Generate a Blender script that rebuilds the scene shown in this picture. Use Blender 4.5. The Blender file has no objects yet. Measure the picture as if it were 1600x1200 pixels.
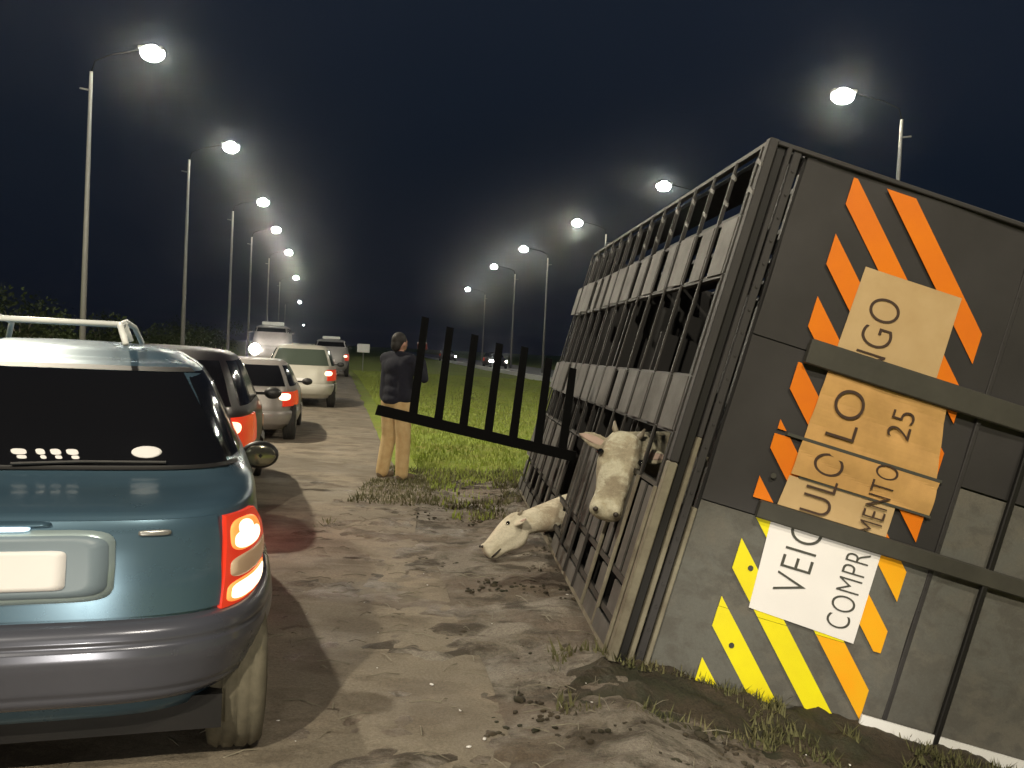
import bpy, bmesh, math, random
from mathutils import Vector, Matrix, noise
import numpy as np
random.seed(7)
R = math.radians
PI = math.pi
sc = bpy.context.scene
col = sc.collection
sc.render.engine = 'CYCLES'

# ---------------------------------------------------------------- camera
CAM_H = 1.57
cd = bpy.data.cameras.new('camera')
cd.sensor_width = 36; cd.lens = 36 * 1450 / 1600
cd.clip_start = .05; cd.clip_end = 3000
cam = bpy.data.objects.new('camera', cd); col.objects.link(cam)
cam.matrix_world = Matrix.Translation((0, 0, CAM_H)) @ Matrix.Rotation(R(90 - 1.9), 4, 'X') @ Matrix.Rotation(R(2.8), 4, 'Z')
sc.camera = cam

# ---------------------------------------------------------------- night sky
world = bpy.data.worlds.new('World'); sc.world = world; world.use_nodes = True
wn = world.node_tree; wn.nodes.clear()
def wnode(t): return wn.nodes.new(t)
wo = wnode('ShaderNodeOutputWorld'); wb = wnode('ShaderNodeBackground')
wt = wnode('ShaderNodeTexCoord'); ws = wnode('ShaderNodeSeparateXYZ'); wr = wnode('ShaderNodeValToRGB')
wz = wnode('ShaderNodeTexNoise'); wz.inputs['Scale'].default_value = 2.2; wz.inputs['Detail'].default_value = 4
wm = wnode('ShaderNodeMath'); wm.operation = 'MULTIPLY_ADD'; wm.inputs[1].default_value = .16; wm.inputs[2].default_value = -.08
wa = wnode('ShaderNodeMath'); wa.operation = 'ADD'
wr.color_ramp.elements[0].position = 0.0; wr.color_ramp.elements[0].color = (.0065, .0085, .0150, 1)
wr.color_ramp.elements[1].position = .62; wr.color_ramp.elements[1].color = (.020, .028, .046, 1)
e = wr.color_ramp.elements.new(.2); e.color = (.0065, .0115, .0215, 1)
wn.links.new(wt.outputs['Generated'], ws.inputs[0]); wn.links.new(wt.outputs['Generated'], wz.inputs['Vector'])
wn.links.new(wz.outputs[0], wm.inputs[0]); wn.links.new(ws.outputs['Z'], wa.inputs[0]); wn.links.new(wm.outputs[0], wa.inputs[1])
wn.links.new(wa.outputs[0], wr.inputs[0]); wn.links.new(wr.outputs[0], wb.inputs[0]); wn.links.new(wb.outputs[0], wo.inputs[0])
wb.inputs[1].default_value = .72

sc.view_settings.view_transform = 'Standard'; sc.view_settings.look = 'None'
sc.view_settings.exposure = 0; sc.view_settings.gamma = 1; sc.view_settings.use_curve_mapping = False
sc.cycles.use_denoising = True
sc.cycles.max_bounces = 6
LAMP_W = 6800.0          # each street lamp
HEAD_W = 260.0            # each headlight of the car the picture is taken from

# headlights of the car the picture is taken from, under and beside the camera
def headlight(name, loc, target, w, size, blend, color=(1, .93, .80)):
    l = bpy.data.lights.new(name, 'SPOT'); l.energy = w; l.spot_size = R(size); l.spot_blend = blend
    l.shadow_soft_size = .05; l.color = color
    o = bpy.data.objects.new(name, l); col.objects.link(o); o.location = loc
    o.rotation_euler = (Vector(target) - Vector(loc)).to_track_quat('-Z', 'Y').to_euler()
    return o
headlight('own_headlight', (.55, .75, .62), (1.32, 4.42, .22), HEAD_W, 27, .75)
headlight('own_headlight', (-.75, .75, .62), (-1.25, 4.6, .35), 60, 52, .9)

# ---------------------------------------------------------------- materials
def mat(name, color, rough=.6, metal=0., noise_amt=0., noise_scale=8., bump=0., bump_scale=30., emit=None, estr=0., spec=.5, color2=None, coat=0., alpha=None, trans=0.):
    m = bpy.data.materials.new(name); m.use_nodes = True
    nt = m.node_tree; b = nt.nodes['Principled BSDF']
    b.inputs['Base Color'].default_value = (*color, 1); b.inputs['Roughness'].default_value = rough
    b.inputs['Metallic'].default_value = metal; b.inputs['Specular IOR Level'].default_value = spec
    b.inputs['Coat Weight'].default_value = coat; b.inputs['Transmission Weight'].default_value = trans
    if emit: b.inputs['Emission Color'].default_value = (*emit, 1); b.inputs['Emission Strength'].default_value = estr
    tc = nt.nodes.new('ShaderNodeTexCoord')
    if noise_amt or color2:
        n = nt.nodes.new('ShaderNodeTexNoise'); n.inputs['Scale'].default_value = noise_scale; n.inputs['Detail'].default_value = 7; n.inputs['Roughness'].default_value = .62
        nt.links.new(tc.outputs['Object'], n.inputs['Vector'])
        r = nt.nodes.new('ShaderNodeValToRGB'); r.color_ramp.elements[0].position = .34; r.color_ramp.elements[1].position = .68
        c2 = color2 or tuple(c * (1 - noise_amt) for c in color)
        r.color_ramp.elements[0].color = (*c2, 1); r.color_ramp.elements[1].color = (*color, 1)
        nt.links.new(n.outputs[0], r.inputs[0]); nt.links.new(r.outputs[0], b.inputs['Base Color'])
        rr = nt.nodes.new('ShaderNodeMapRange'); rr.inputs['To Min'].default_value = min(1, rough + .12); rr.inputs['To Max'].default_value = max(.03, rough - .08)
        nt.links.new(n.outputs[0], rr.inputs['Value']); nt.links.new(rr.outputs[0], b.inputs['Roughness'])
    if bump:
        n2 = nt.nodes.new('ShaderNodeTexNoise'); n2.inputs['Scale'].default_value = bump_scale; n2.inputs['Detail'].default_value = 6
        nt.links.new(tc.outputs['Object'], n2.inputs['Vector'])
        bp = nt.nodes.new('ShaderNodeBump'); bp.inputs['Strength'].default_value = min(1, bump * 10); bp.inputs['Distance'].default_value = bump
        nt.links.new(n2.outputs[0], bp.inputs['Height']); nt.links.new(bp.outputs[0], b.inputs['Normal'])
    return m

def ground_mat(name, cols, scales, wet=.0, bump=.02, grain=.28):
    """layers of noise between several real dirt colours, with wetter spots that shine"""
    m = bpy.data.materials.new(name); m.use_nodes = True; nt = m.node_tree; b = nt.nodes['Principled BSDF']; L = nt.links
    tc = nt.nodes.new('ShaderNodeTexCoord')
    prev = None
    for i, (c, s) in enumerate(zip(cols[1:], scales)):
        n = nt.nodes.new('ShaderNodeTexNoise'); n.inputs['Scale'].default_value = s; n.inputs['Detail'].default_value = 8; n.inputs['Roughness'].default_value = .65; n.inputs['Distortion'].default_value = .4
        mp = nt.nodes.new('ShaderNodeMapping'); mp.inputs['Location'].default_value = (i * 7.3, i * 3.1, 0); mp.inputs['Scale'].default_value = (.7, 1, 1)
        L.new(tc.outputs['Object'], mp.inputs[0]); L.new(mp.outputs[0], n.inputs['Vector'])
        r = nt.nodes.new('ShaderNodeMapRange'); r.inputs['From Min'].default_value = .47; r.inputs['From Max'].default_value = .60
        L.new(n.outputs[0], r.inputs['Value'])
        mx = nt.nodes.new('ShaderNodeMix'); mx.data_type = 'RGBA'
        L.new(r.outputs[0], mx.inputs[0])
        if prev is None: mx.inputs[6].default_value = (*cols[0], 1)
        else: L.new(prev, mx.inputs[6])
        mx.inputs[7].default_value = (*c, 1); prev = mx.outputs[2]
    fn = nt.nodes.new('ShaderNodeTexNoise'); fn.inputs['Scale'].default_value = 75; fn.inputs['Detail'].default_value = 5; fn.inputs['Roughness'].default_value = .8
    L.new(tc.outputs['Object'], fn.inputs['Vector'])
    fr_ = nt.nodes.new('ShaderNodeMapRange'); fr_.inputs['From Min'].default_value = .35; fr_.inputs['From Max'].default_value = .65; fr_.inputs['To Min'].default_value = 1 - grain; fr_.inputs['To Max'].default_value = 1 + grain
    L.new(fn.outputs[0], fr_.inputs['Value'])
    vm = nt.nodes.new('ShaderNodeVectorMath'); vm.operation = 'SCALE'; L.new(prev, vm.inputs[0]); L.new(fr_.outputs[0], vm.inputs['Scale'])
    L.new(vm.outputs[0], b.inputs['Base Color'])
    n = nt.nodes.new('ShaderNodeTexNoise'); n.inputs['Scale'].default_value = 1.7; n.inputs['Detail'].default_value = 6
    L.new(tc.outputs['Object'], n.inputs['Vector'])
    r = nt.nodes.new('ShaderNodeMapRange'); r.inputs['From Min'].default_value = .5; r.inputs['From Max'].default_value = .62
    r.inputs['To Min'].default_value = .9; r.inputs['To Max'].default_value = .9 - wet
    L.new(n.outputs[0], r.inputs['Value']); L.new(r.outputs[0], b.inputs['Roughness'])
    n = nt.nodes.new('ShaderNodeTexNoise'); n.inputs['Scale'].default_value = 22; n.inputs['Detail'].default_value = 9; n.inputs['Roughness'].default_value = .7
    L.new(tc.outputs['Object'], n.inputs['Vector'])
    bp = nt.nodes.new('ShaderNodeBump'); bp.inputs['Strength'].default_value = .8; bp.inputs['Distance'].default_value = bump
    L.new(n.outputs[0], bp.inputs['Height']); L.new(bp.outputs[0], b.inputs['Normal'])
    return m

M = {}
M['asphalt'] = ground_mat('asphalt', [(.200, .172, .130), (.160, .134, .100), (.235, .195, .145), (.13, .105, .075)], [.35, .9, 3.1], wet=.25, bump=.012)
M['dirt'] = ground_mat('dirt', [(.215, .190, .155), (.115, .085, .056), (.26, .230, .190), (.060, .047, .031), (.16, .125, .095)], [1.3, 2.9, 4.7, 1.9], wet=.55, bump=.05)
M['soil'] = ground_mat('dark_soil', [(.045, .034, .020), (.075, .056, .034), (.03, .03, .014)], [2.5, 5], wet=.3, bump=.04)
M['grass_ground'] = ground_mat('grass_ground', [(.215, .280, .030), (.26, .315, .045), (.235, .23, .045), (.18, .245, .030)], [.25, .6, 2.], bump=.05)
M['grass'] = mat('grass_blade', (.26, .34, .05), .6, color2=(.22, .25, .045), noise_scale=1.3)
M['weed'] = mat('weed_blade', (.13, .115, .05), .8, color2=(.07, .075, .025), noise_scale=5)
M['leaf'] = mat('leaf', (.07, .10, .03), .7, color2=(.035, .05, .018), noise_scale=.6)
M['concrete'] = mat('concrete', (.36, .35, .32), .8, noise_amt=.2, noise_scale=.4)
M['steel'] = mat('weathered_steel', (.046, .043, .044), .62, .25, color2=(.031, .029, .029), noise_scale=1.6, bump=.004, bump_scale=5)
M['steel_low'] = ground_mat('dusty_headlit_steel', [(.110, .110, .099), (.097, .095, .085), (.120, .112, .095), (.088, .084, .074)], [1.6, 4., 9.], wet=.2, bump=.004, grain=.08)  # truck steel lightened to stand for headlight, with real dust tones
M['bar'] = mat('dark_bar', (.072, .069, .058), .55, .2, noise_amt=.3, noise_scale=5)
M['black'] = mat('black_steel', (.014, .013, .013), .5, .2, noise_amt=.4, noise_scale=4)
M['gate'] = mat('gate_paint', (.003, .003, .003), .95, 0, spec=.08)
M['slat'] = mat('galvanised_slat', (.130, .125, .118), .55, .3, color2=(.060, .056, .050), noise_scale=3.5, bump=.003, bump_scale=12)
M['post'] = mat('slat_post', (.06, .057, .053), .5, .35, color2=(.03, .027, .025), noise_scale=4)
M['rail_tan'] = mat('dusty_lit_rail', (.27, .25, .185), .55, .2, color2=(.13, .11, .08), noise_scale=5)  # dusty tan; on the tail posts it also carries painted light
M['orange'] = mat('reflective_orange', (.80, .21, .006), .45, color2=(.72, .17, .006), noise_scale=3)
M['yellow'] = mat('orange_headlit_yellow', (.80, .72, .010), .45, color2=(.72, .62, .01), noise_scale=3)  # orange sheeting brightened to yellow, headlight put into the colour
M['amber'] = mat('orange_headlit_amber', (.85, .36, .008), .45, color2=(.78, .42, .01), noise_scale=3)  # same orange with the weaker edge of the headlight in its colour
M['plate'] = mat('banner_white', (.78, .76, .76), .5, noise_amt=.06, noise_scale=3)
M['plate_dim'] = mat('banner_white_dim', (.66, .39, .15), .30, color2=(.46, .27, .10), noise_scale=4, bump=.012, bump_scale=4)  # white banner tinted tan, standing for dimmer light above the headlight beam
M['plate_dim2'] = mat('banner_white_dim_smooth', (.58, .42, .23), .4, color2=(.46, .31, .15), noise_scale=2)  # same painted dimness on the smoother banner pieces
M['ink'] = mat('ink', (.055, .03, .02), .6)
M['inkg'] = mat('ink_grey', (.06, .06, .05), .6)
M['white'] = mat('white_paint', (.8, .8, .8), .5, noise_amt=.05)
M['sign'] = mat('sign_white', (.75, .77, .76), .4)
M['rubber'] = mat('tyre_rubber', (.022, .021, .019), .8, noise_amt=.3, noise_scale=10)
M['tyre_dusty'] = mat('dusty_tyre', (.125, .11, .076), .9, color2=(.09, .08, .055), noise_scale=22, bump=.003)
M['rim'] = mat('wheel_rim', (.35, .35, .34), .35, .7)
M['glass'] = mat('car_glass', (.006, .006, .007), .08, 0, spec=.6)
M['glass_green'] = mat('car_glass_green', (.06, .075, .06), .15, 0, spec=.6)
M['trim'] = mat('black_trim', (.018, .017, .017), .5)
M['red_lens'] = mat('red_lens', (.55, .03, .015), .25, emit=(1, .06, .02), estr=.35)
M['lit_red'] = mat('lit_brake_lens', (.9, .2, .1), .3, emit=(1, .50, .30), estr=3.0)
M['lit_warm'] = mat('lit_lamp_module', (.9, .7, .5), .3, emit=(1, .80, .55), estr=2.2)
M['lit_rim'] = mat('lit_lamp_rim', (.9, .3, .1), .3, emit=(1, .27, .05), estr=1.1)
M['clear_lens'] = mat('clear_lens', (.45, .36, .25), .18, emit=(1, .5, .25), estr=.12)
M['headlamp'] = mat('headlamp_lit', (1, 1, 1), .3, emit=(1, .94, .82), estr=70)
M['lamp_lens'] = mat('lamp_lens', (1, 1, 1), .3, emit=(.96, 1, .93), estr=60)
M['pole'] = mat('galvanised_pole', (.24, .24, .23), .6, .1, noise_amt=.15, noise_scale=2)
M['armblack'] = mat('black_arm', (.003, .003, .003), 1., spec=.1)
M['navy'] = mat('navy_cloth', (.006, .007, .017), .95, noise_amt=.3, noise_scale=30)
M['khaki'] = mat('khaki_cloth', (.50, .37, .19), .9, color2=(.40, .27, .12), noise_scale=9)
M['greycloth'] = mat('grey_cloth', (.14, .12, .11), .9)
M['skin'] = mat('skin', (.36, .20, .15), .55)
M['hair'] = mat('hair', (.012, .01, .009), .7)
M['boot'] = mat('brown_boot', (.12, .085, .05), .8)
M['phone'] = mat('phone_case', (.10, .02, .02), .4)
M['cow'] = ground_mat('cow_hide', [(.44, .40, .29), (.33, .28, .19), (.26, .22, .155), (.50, .47, .36)], [7, 2.6, 11], bump=.010, grain=.12)
M['cow2'] = ground_mat('cow_hide_pale', [(.60, .55, .43), (.50, .44, .32), (.34, .28, .20), (.62, .57, .45)], [6, 3.3, 12], bump=.010, grain=.12)
M['ear'] = mat('cow_ear', (.40, .29, .24), .8)
M['muzzle'] = mat('cow_muzzle', (.035, .028, .022), .4)
M['eye'] = mat('cow_eye', (.004, .004, .004), .03, spec=1.)
M['horn'] = mat('cow_horn', (.22, .19, .14), .5)

def paint(name, c, rough=.32, metal=.45, c2=None):
    return mat(name, c, rough, metal, coat=.25, color2=c2 or tuple(x * .8 for x in c), noise_scale=1.5)

# ---------------------------------------------------------------- mesh helpers
def setp(o, label=None, cat=None, group=None, kind=None):
    if label: o['label'] = label
    if cat: o['category'] = cat
    if group: o['group'] = group
    if kind: o['kind'] = kind
    return o
def empty(name, loc=(0, 0, 0), rz=0.):
    o = bpy.data.objects.new(name, None); col.objects.link(o); o.location = loc; o.rotation_euler = (0, 0, rz); return o
class MB:
    def __init__(s): s.v = []; s.f = []
    def add(s, vs, fs):
        k = len(s.v); s.v += [tuple(v) for v in vs]; s.f += [tuple(i + k for i in f) for f in fs]; return s
    def box(s, a, b, mtx=None):
        (x0, y0, z0), (x1, y1, z1) = a, b
        vs = [Vector(p) for p in [(x0,y0,z0),(x1,y0,z0),(x1,y1,z0),(x0,y1,z0),(x0,y0,z1),(x1,y0,z1),(x1,y1,z1),(x0,y1,z1)]]
        if mtx: vs = [mtx @ v for v in vs]
        return s.add(vs, [(0,3,2,1),(4,5,6,7),(0,1,5,4),(1,2,6,5),(2,3,7,6),(3,0,4,7)])
    def tube(s, pts, rad, n=8, cap=True):
        pts = [Vector(p) for p in pts]
        if not hasattr(rad, '__len__'): rad = [rad] * len(pts)
        rings = []
        ref = None
        for i, p in enumerate(pts):
            d = (pts[min(i + 1, len(pts) - 1)] - pts[max(i - 1, 0)]).normalized()
            if ref is None: ref = Vector((0, 0, 1)) if abs(d.z) < .9 else Vector((1, 0, 0))
            a = d.cross(ref).normalized(); b = d.cross(a).normalized()
            rings.append([p + (a * math.cos(2*PI*k/n) + b * math.sin(2*PI*k/n)) * rad[i] for k in range(n)])
        return s.loft(rings, cap)
    def loft(s, rings, cap=True):
        n = len(rings[0]); vs = [v for r in rings for v in r]; fs = []
        for i in range(len(rings) - 1):
            for k in range(n):
                k2 = (k + 1) % n
                fs.append((i*n + k, i*n + k2, (i+1)*n + k2, (i+1)*n + k))
        if cap: fs.append(tuple(range(n))[::-1]); fs.append(tuple((len(rings)-1)*n + k for k in range(n)))
        return s.add(vs, fs)
    def grid(s, fn, nu, nv):
        vs = [fn(i / nu, j / nv) for j in range(nv + 1) for i in range(nu + 1)]
        fs = [(j*(nu+1)+i, j*(nu+1)+i+1, (j+1)*(nu+1)+i+1, (j+1)*(nu+1)+i) for j in range(nv) for i in range(nu)]
        return s.add(vs, fs)
    def prism(s, poly, fn0, fn1):
        """poly of 2d points; fn0/fn1 map to the two 3d faces"""
        n = len(poly)
        vs = [fn0(*p) for p in poly] + [fn1(*p) for p in poly]
        return s.add(vs, [tuple(range(n))[::-1], tuple(range(n, 2*n))] + [(i, (i+1) % n, n + (i+1) % n, n + i) for i in range(n)])
    def cap2(s, p1, r1, p2, r2, n=14):
        """tapered capsule"""
        p1, p2 = Vector(p1), Vector(p2); d = p2 - p1
        L = d.length; d = d.normalized() if L > 1e-6 else Vector((0, 0, 1))
        ref = Vector((0, 0, 1)) if abs(d.z) < .9 else Vector((1, 0, 0))
        a = d.cross(ref).normalized(); b = d.cross(a).normalized(); rings = []
        for k in range(5):
            t = -PI/2 + PI/2 * (k + .25) / 4.25; rings.append((p1 + d * math.sin(t) * r1, r1 * math.cos(t)))
        for k in range(5):
            t = PI/2 * k / 4.25; rings.append((p2 + d * math.sin(t) * r2, r2 * math.cos(t)))
        return s.loft([[c + (a*math.cos(2*PI*j/n) + b*math.sin(2*PI*j/n)) * r for j in range(n)] for c, r in rings])
    def ell(s, c, r, mtx=None, n=16, m=10):
        c = Vector(c); rings = []
        for i in range(m + 1):
            t = -PI/2 + PI * (i + .12) / (m + .24)
            ring = []
            for k in range(n):
                p = Vector((r[0]*math.cos(t)*math.cos(2*PI*k/n), r[1]*math.cos(t)*math.sin(2*PI*k/n), r[2]*math.sin(t)))
                ring.append(c + (mtx @ p if mtx else p))
            rings.append(ring)
        return s.loft(rings)
    def build(s, name, material, parent=None, smooth=False, fixn=True, bevel=0.):
        me = bpy.data.meshes.new(name); me.from_pydata(s.v, [], s.f)
        if fixn or bevel:
            bm = bmesh.new(); bm.from_mesh(me); bmesh.ops.recalc_face_normals(bm, faces=bm.faces)
            if bevel: bmesh.ops.bevel(bm, geom=[e for e in bm.edges if e.calc_face_angle(0) > .6], offset=bevel, segments=1, affect='EDGES')
            bm.to_mesh(me); bm.free()
        me.materials.append(material)
        if smooth: me.shade_smooth()
        o = bpy.data.objects.new(name, me); col.objects.link(o)
        if parent: o.parent = parent
        return o
def remesh(o, voxel, it=6, fac=.6):
    m = o.modifiers.new('r', 'REMESH'); m.mode = 'VOXEL'; m.voxel_size = voxel; m.use_smooth_shade = True
    s2 = o.modifiers.new('s', 'SMOOTH'); s2.iterations = it; s2.factor = fac
    dg = bpy.context.evaluated_depsgraph_get()
    me = bpy.data.meshes.new_from_object(o.evaluated_get(dg)); o.modifiers.clear()
    mm = o.data.materials[0]; o.data = me; me.materials.clear(); me.materials.append(mm); me.shade_smooth()
    return o
def copy_tree(o, parent=None):
    c = o.copy(); col.objects.link(c)
    if parent: c.parent = parent
    for ch in list(o.children): copy_tree(ch, c)
    return c

def sstep(a, b, x):
    t = min(1, max(0, (x - a) / (b - a))); return t * t * (3 - 2 * t)
def nz(x, y, s, k=0.): return noise.noise(Vector((x * s, y * s, k)))

# ---------------------------------------------------------------- truck frame of reference
YAW = R(4.2); TH = R(14.5)
UU = Vector((-math.sin(YAW), math.cos(YAW), 0)); RT = Vector((math.cos(YAW), math.sin(YAW), 0)); ZZ = Vector((0, 0, 1))
VV = math.cos(TH) * ZZ + math.sin(TH) * RT; SS = math.cos(TH) * RT - math.sin(TH) * ZZ
P0 = Vector((.526, 4.42, .1225))
TM = Matrix(((SS.x, UU.x, VV.x, P0.x), (SS.y, UU.y, VV.y, P0.y), (SS.z, UU.z, VV.z, P0.z), (0, 0, 0, 1)))

# ---------------------------------------------------------------- terrain
def edge_right(y):            # right edge of the asphalt
    return .78 - .19 * y if y < 46 else .78 - .19 * 46 - .205 * (y - 46)
def terrain(x, y):
    d = Vector((x - P0.x, y - P0.y, 0)); l = d.dot(RT)
    near = 1 - sstep(10.5, 15, y)
    z = 0.
    if l > -.7:
        z += near * (.05 * sstep(-.7, .1, l) - math.tan(TH) * max(0, min(l, 4.2) - .02))
        z += .025 * nz(x, y, 1.3) * sstep(-.6, .3, l)
    z += (1 - near) * .1 * nz(x, y, .11) * sstep(.5, 4, x - edge_right(y))
    lf = edge_right(y) - 8.6 - x          # left verge climbs a little
    if lf > 0: z += .9 * sstep(2, 14, lf) + .25 * nz(x, y, .2) * sstep(1, 6, lf)
    return z
def axis(segs):
    out = []
    for a, b, st in segs:
        n = max(1, int(round((b - a) / st))); out += [a + (b - a) * i / n for i in range(n)]
    out.append(segs[-1][1]); return out
xs = axis([(-900, -120, 60), (-120, -30, 6), (-30, -2, 1.2), (-2, 7, .16), (7, 40, 1.5), (40, 120, 8), (120, 900, 60)])
ys = axis([(-60, 0, 6), (0, 16, .18), (16, 60, 1.1), (60, 200, 7), (200, 2400, 110)])
g = MB(); nx = len(xs)
g.v = [(x, y, terrain(x, y) - .008) for y in ys for x in xs]
g.f = [(j*nx+i, j*nx+i+1, (j+1)*nx+i+1, (j+1)*nx+i) for j in range(len(ys)-1) for i in range(nx-1)]
setp(g.build('ground', M['grass_ground'], smooth=True, fixn=False), kind='structure')

# asphalt
rd = MB(); ry = axis([(-40, 0, 4), (0, 2, .5), (2, 14, .08), (14, 60, 1.), (60, 560, 10)])
def rfn(u, v):
    y = ry[int(round(v * (len(ry) - 1)))]; xr = edge_right(y) + .12 * nz(0, y, .6); u2 = u ** .6; x = xr - 8.4 * (1 - u2); q = .010 * nz(x, y, 2.3) + .005 * nz(x, y, 7.) if 2 < y < 14 else 0
    return (x, y, .012 + .03 * math.sin(u2 * PI) + q * min(1, (1 - u2) * 12))
rd.grid(rfn, 90, len(ry) - 1)
setp(rd.build('road', M['asphalt'], smooth=True, fixn=False), kind='structure')
# second road beyond the grass, under the right-hand lamps
def r2x(y): return 14.2 - .185 * y if y < 70 else 14.2 - .185 * 70 - .155 * (y - 70)
r2 = MB(); ry2 = axis([(-20, 200, 5), (200, 560, 15)])
def r2fn(u, v):
    y = ry2[int(round(v * (len(ry2) - 1)))]; return (r2x(y) - 1.6 + 8 * u, y, .10 + (.02 if .1 < u < .9 else 0))
r2.grid(r2fn, 8, len(ry2) - 1)
setp(r2.build('service_road', M['concrete'], smooth=True, fixn=False), kind='structure')
kb = MB(); 
for i in range(len(ry2) - 1):
    y0, y1 = ry2[i], ry2[i+1]; a, b = r2x(y0) - 1.9, r2x(y1) - 1.9
    vs = [(a, y0, -.1), (a+.25, y0, -.1), (a+.25, y0, .26), (a, y0, .26), (b, y1, -.1), (b+.25, y1, -.1), (b+.25, y1, .26), (b, y1, .26)]
    kb.add(vs, [(0,1,2,3), (4,7,6,5), (0,3,7,4), (1,5,6,2), (3,2,6,7)])
setp(kb.build('kerb', M['white'], fixn=True), kind='structure')

# dirt shoulder and mud that spreads over the road
def dirt_mask(x, y):
    l = (Vector((x, y, 0)) - P0).dot(RT)
    m = sstep(-1.7, -.5, x + .19 * (y - 4) + .35) * (1 - sstep(10.2, 12.4, y + .9 * nz(x, y, .8)))
    n = .5 + .8 * nz(x, y, 1.1) + .5 * nz(x, y, 3.1, 4.) + .3 * nz(x, y, 7.3, 2.)
    return m, n
dt = MB(); dx = axis([(-3.2, 6, .055)]); dy = axis([(1.5, 13.2, .055)]); nx = len(dx)
for y in dy:
    for x in dx:
        m, n = dirt_mask(x, y)
        h = -.03 + .055 * m * (.45 + n * .55) + .022 * m * nz(x, y, 4.5, 9.) + .020 * m * nz(x, y, 11., 5.)
        if m > .75: h = max(h, .0 + .008 * nz(x, y, 4.))
        dt.v.append((x, y, terrain(x, y) + h))
dt.f = [(j*nx+i, j*nx+i+1, (j+1)*nx+i+1, (j+1)*nx+i) for j in range(len(dy)-1) for i in range(nx-1)]
setp(dt.build('dirt_shoulder', M['dirt'], smooth=True, fixn=False), kind='structure')
# the bank of dark soil scraped up along the tail of the truck
sb = MB()
def sfn(u, v):
    s = -.25 + 3.4 * u; w = v
    base = P0 + SS * s + UU * (-.75 + .80 * w)
    zt = terrain(base.x, base.y)
    top = (P0 + SS * s).z + .035
    e = math.sin(min(1, u * 6) * PI / 2)
    h = sstep(.1, .9, w) ** 1.2 * e
    z = (zt - .02) * (1 - h) + max(top, zt) * h + .05 * nz(base.x, base.y, 5.) * sstep(0, .3, w) + .03 * nz(base.x, base.y, 13.) * sstep(0, .3, w)
    return (base.x, base.y, z)
sb.grid(sfn, 120, 30)
setp(sb.build('soil_bank', M['soil'], smooth=True, fixn=False), kind='structure')

# ---------------------------------------------------------------- ground cover
def blades(name, n, sampler, h0, h1, w, m, seed, label, lean=.5):
    rnd = random.Random(seed); b = MB()
    for _ in range(n):
        p = sampler(rnd)
        if p is None: continue
        x, y, z = p; h = rnd.uniform(h0, h1); a = rnd.uniform(0, 2*PI); l = rnd.uniform(0, lean) * h
        dx, dy = math.cos(a), math.sin(a); ww = w * rnd.uniform(.6, 1.3)
        b.add([(x - dy*ww, y + dx*ww, z), (x + dy*ww, y - dx*ww, z), (x + dx*l, y + dy*l, z + h)], [(0, 1, 2)])
    o = b.build(name, m, fixn=False); setp(o, label, 'grass', kind='stuff'); return o
def gs(rnd):
    y = 8.5 + 50 * rnd.random() ** 1.8; x = edge_right(y) + .35 + rnd.random() ** 1.2 * (9 + y * .15)
    l = (Vector((x, y, 0)) - P0).dot(RT)
    if y < 10.2 and l > -.3: return None
    if y < 10.4 + .8 * nz(x, y, 1.) + .5 * (x + 1): 
        if rnd.random() < .85: return None
    return (x, y, terrain(x, y) - .01)
blades('verge_grass', 80000, gs, .03, .09, .014, M['grass'], 3, 'lit green grass on the verge beside the road')
def wsamp(rnd):
    s = rnd.uniform(-.3, 3.); k = rnd.uniform(-.5, .02)
    p = P0 + SS * s + UU * k
    if nz(p.x, p.y, 3.) < -.05: return None
    return (p.x, p.y, min(terrain(p.x, p.y) + .0 + .12 * sstep(-.5, 0, k), P0.z + SS.z * s + .02))
blades('trampled_weeds', 5200, wsamp, .02, .065, .006, M['weed'], 5, 'trampled brown weeds under the tail of the overturned truck', 1.4)
def wsamp2(rnd):
    x = rnd.uniform(-1.6, .75); y = rnd.uniform(7.4, 12)
    if nz(x, y, 1.2) < .02 - .12 * (y - 9): return None
    return (x, y, terrain(x, y))
blades('flattened_grass', 9000, wsamp2, .03, .08, .009, M['weed'], 6, 'flattened grass and mud in front of the standing man', 1.3)
# clods, stones and straw scattered on the ground
rnd = random.Random(11); cl = MB(); st = MB(); bits = MB()
for _ in range(9000):
    x, y = rnd.uniform(-2.0, 2.2), rnd.uniform(2.8, 11.5)
    m, n = dirt_mask(x, y)
    if m < .1 or nz(x, y, 1.7, 3.) + .18 * (x + .12 * y - .9) < .12: continue
    r = rnd.uniform(.006, .017) * (2. if rnd.random() < .06 else 1); z = terrain(x, y) + .008
    cl.ell((x, y, z), (r * rnd.uniform(.8, 1.8), r, r * .55), Matrix.Rotation(rnd.uniform(0, 3), 3, 'Z'), 5, 3)
for _ in range(500):
    x, y = rnd.uniform(-1.6, 2.2), rnd.uniform(3, 10.5)
    if dirt_mask(x, y)[0] < .15: continue
    a = rnd.uniform(0, PI); L = rnd.uniform(.02, .09); z = terrain(x, y) + .022; dxx, dyy = math.cos(a)*L, math.sin(a)*L
    st.tube([(x - dxx, y - dyy, z), (x + dxx*.2, y + dyy*.1, z + .012), (x + dxx, y + dyy, z)], .0022, 4)
for _ in range(45):
    x, y = rnd.uniform(-1.0, 2.4), rnd.uniform(3., 6.5)
    r = rnd.uniform(.003, .009); bits.ell((x, y, terrain(x, y) + .02), (r*1.7, r, r*.5), Matrix.Rotation(rnd.uniform(0, 3), 3, 'Z'), 6, 3)
setp(cl.build('dirt_clods', M['soil'], smooth=True, fixn=False), 'brown clods of mud and dung scattered over the shoulder', 'mud clods', kind='stuff')
setp(st.build('straw', M['rail_tan'], fixn=False), 'bits of pale straw strewn over the muddy ground', 'straw', kind='stuff')
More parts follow.
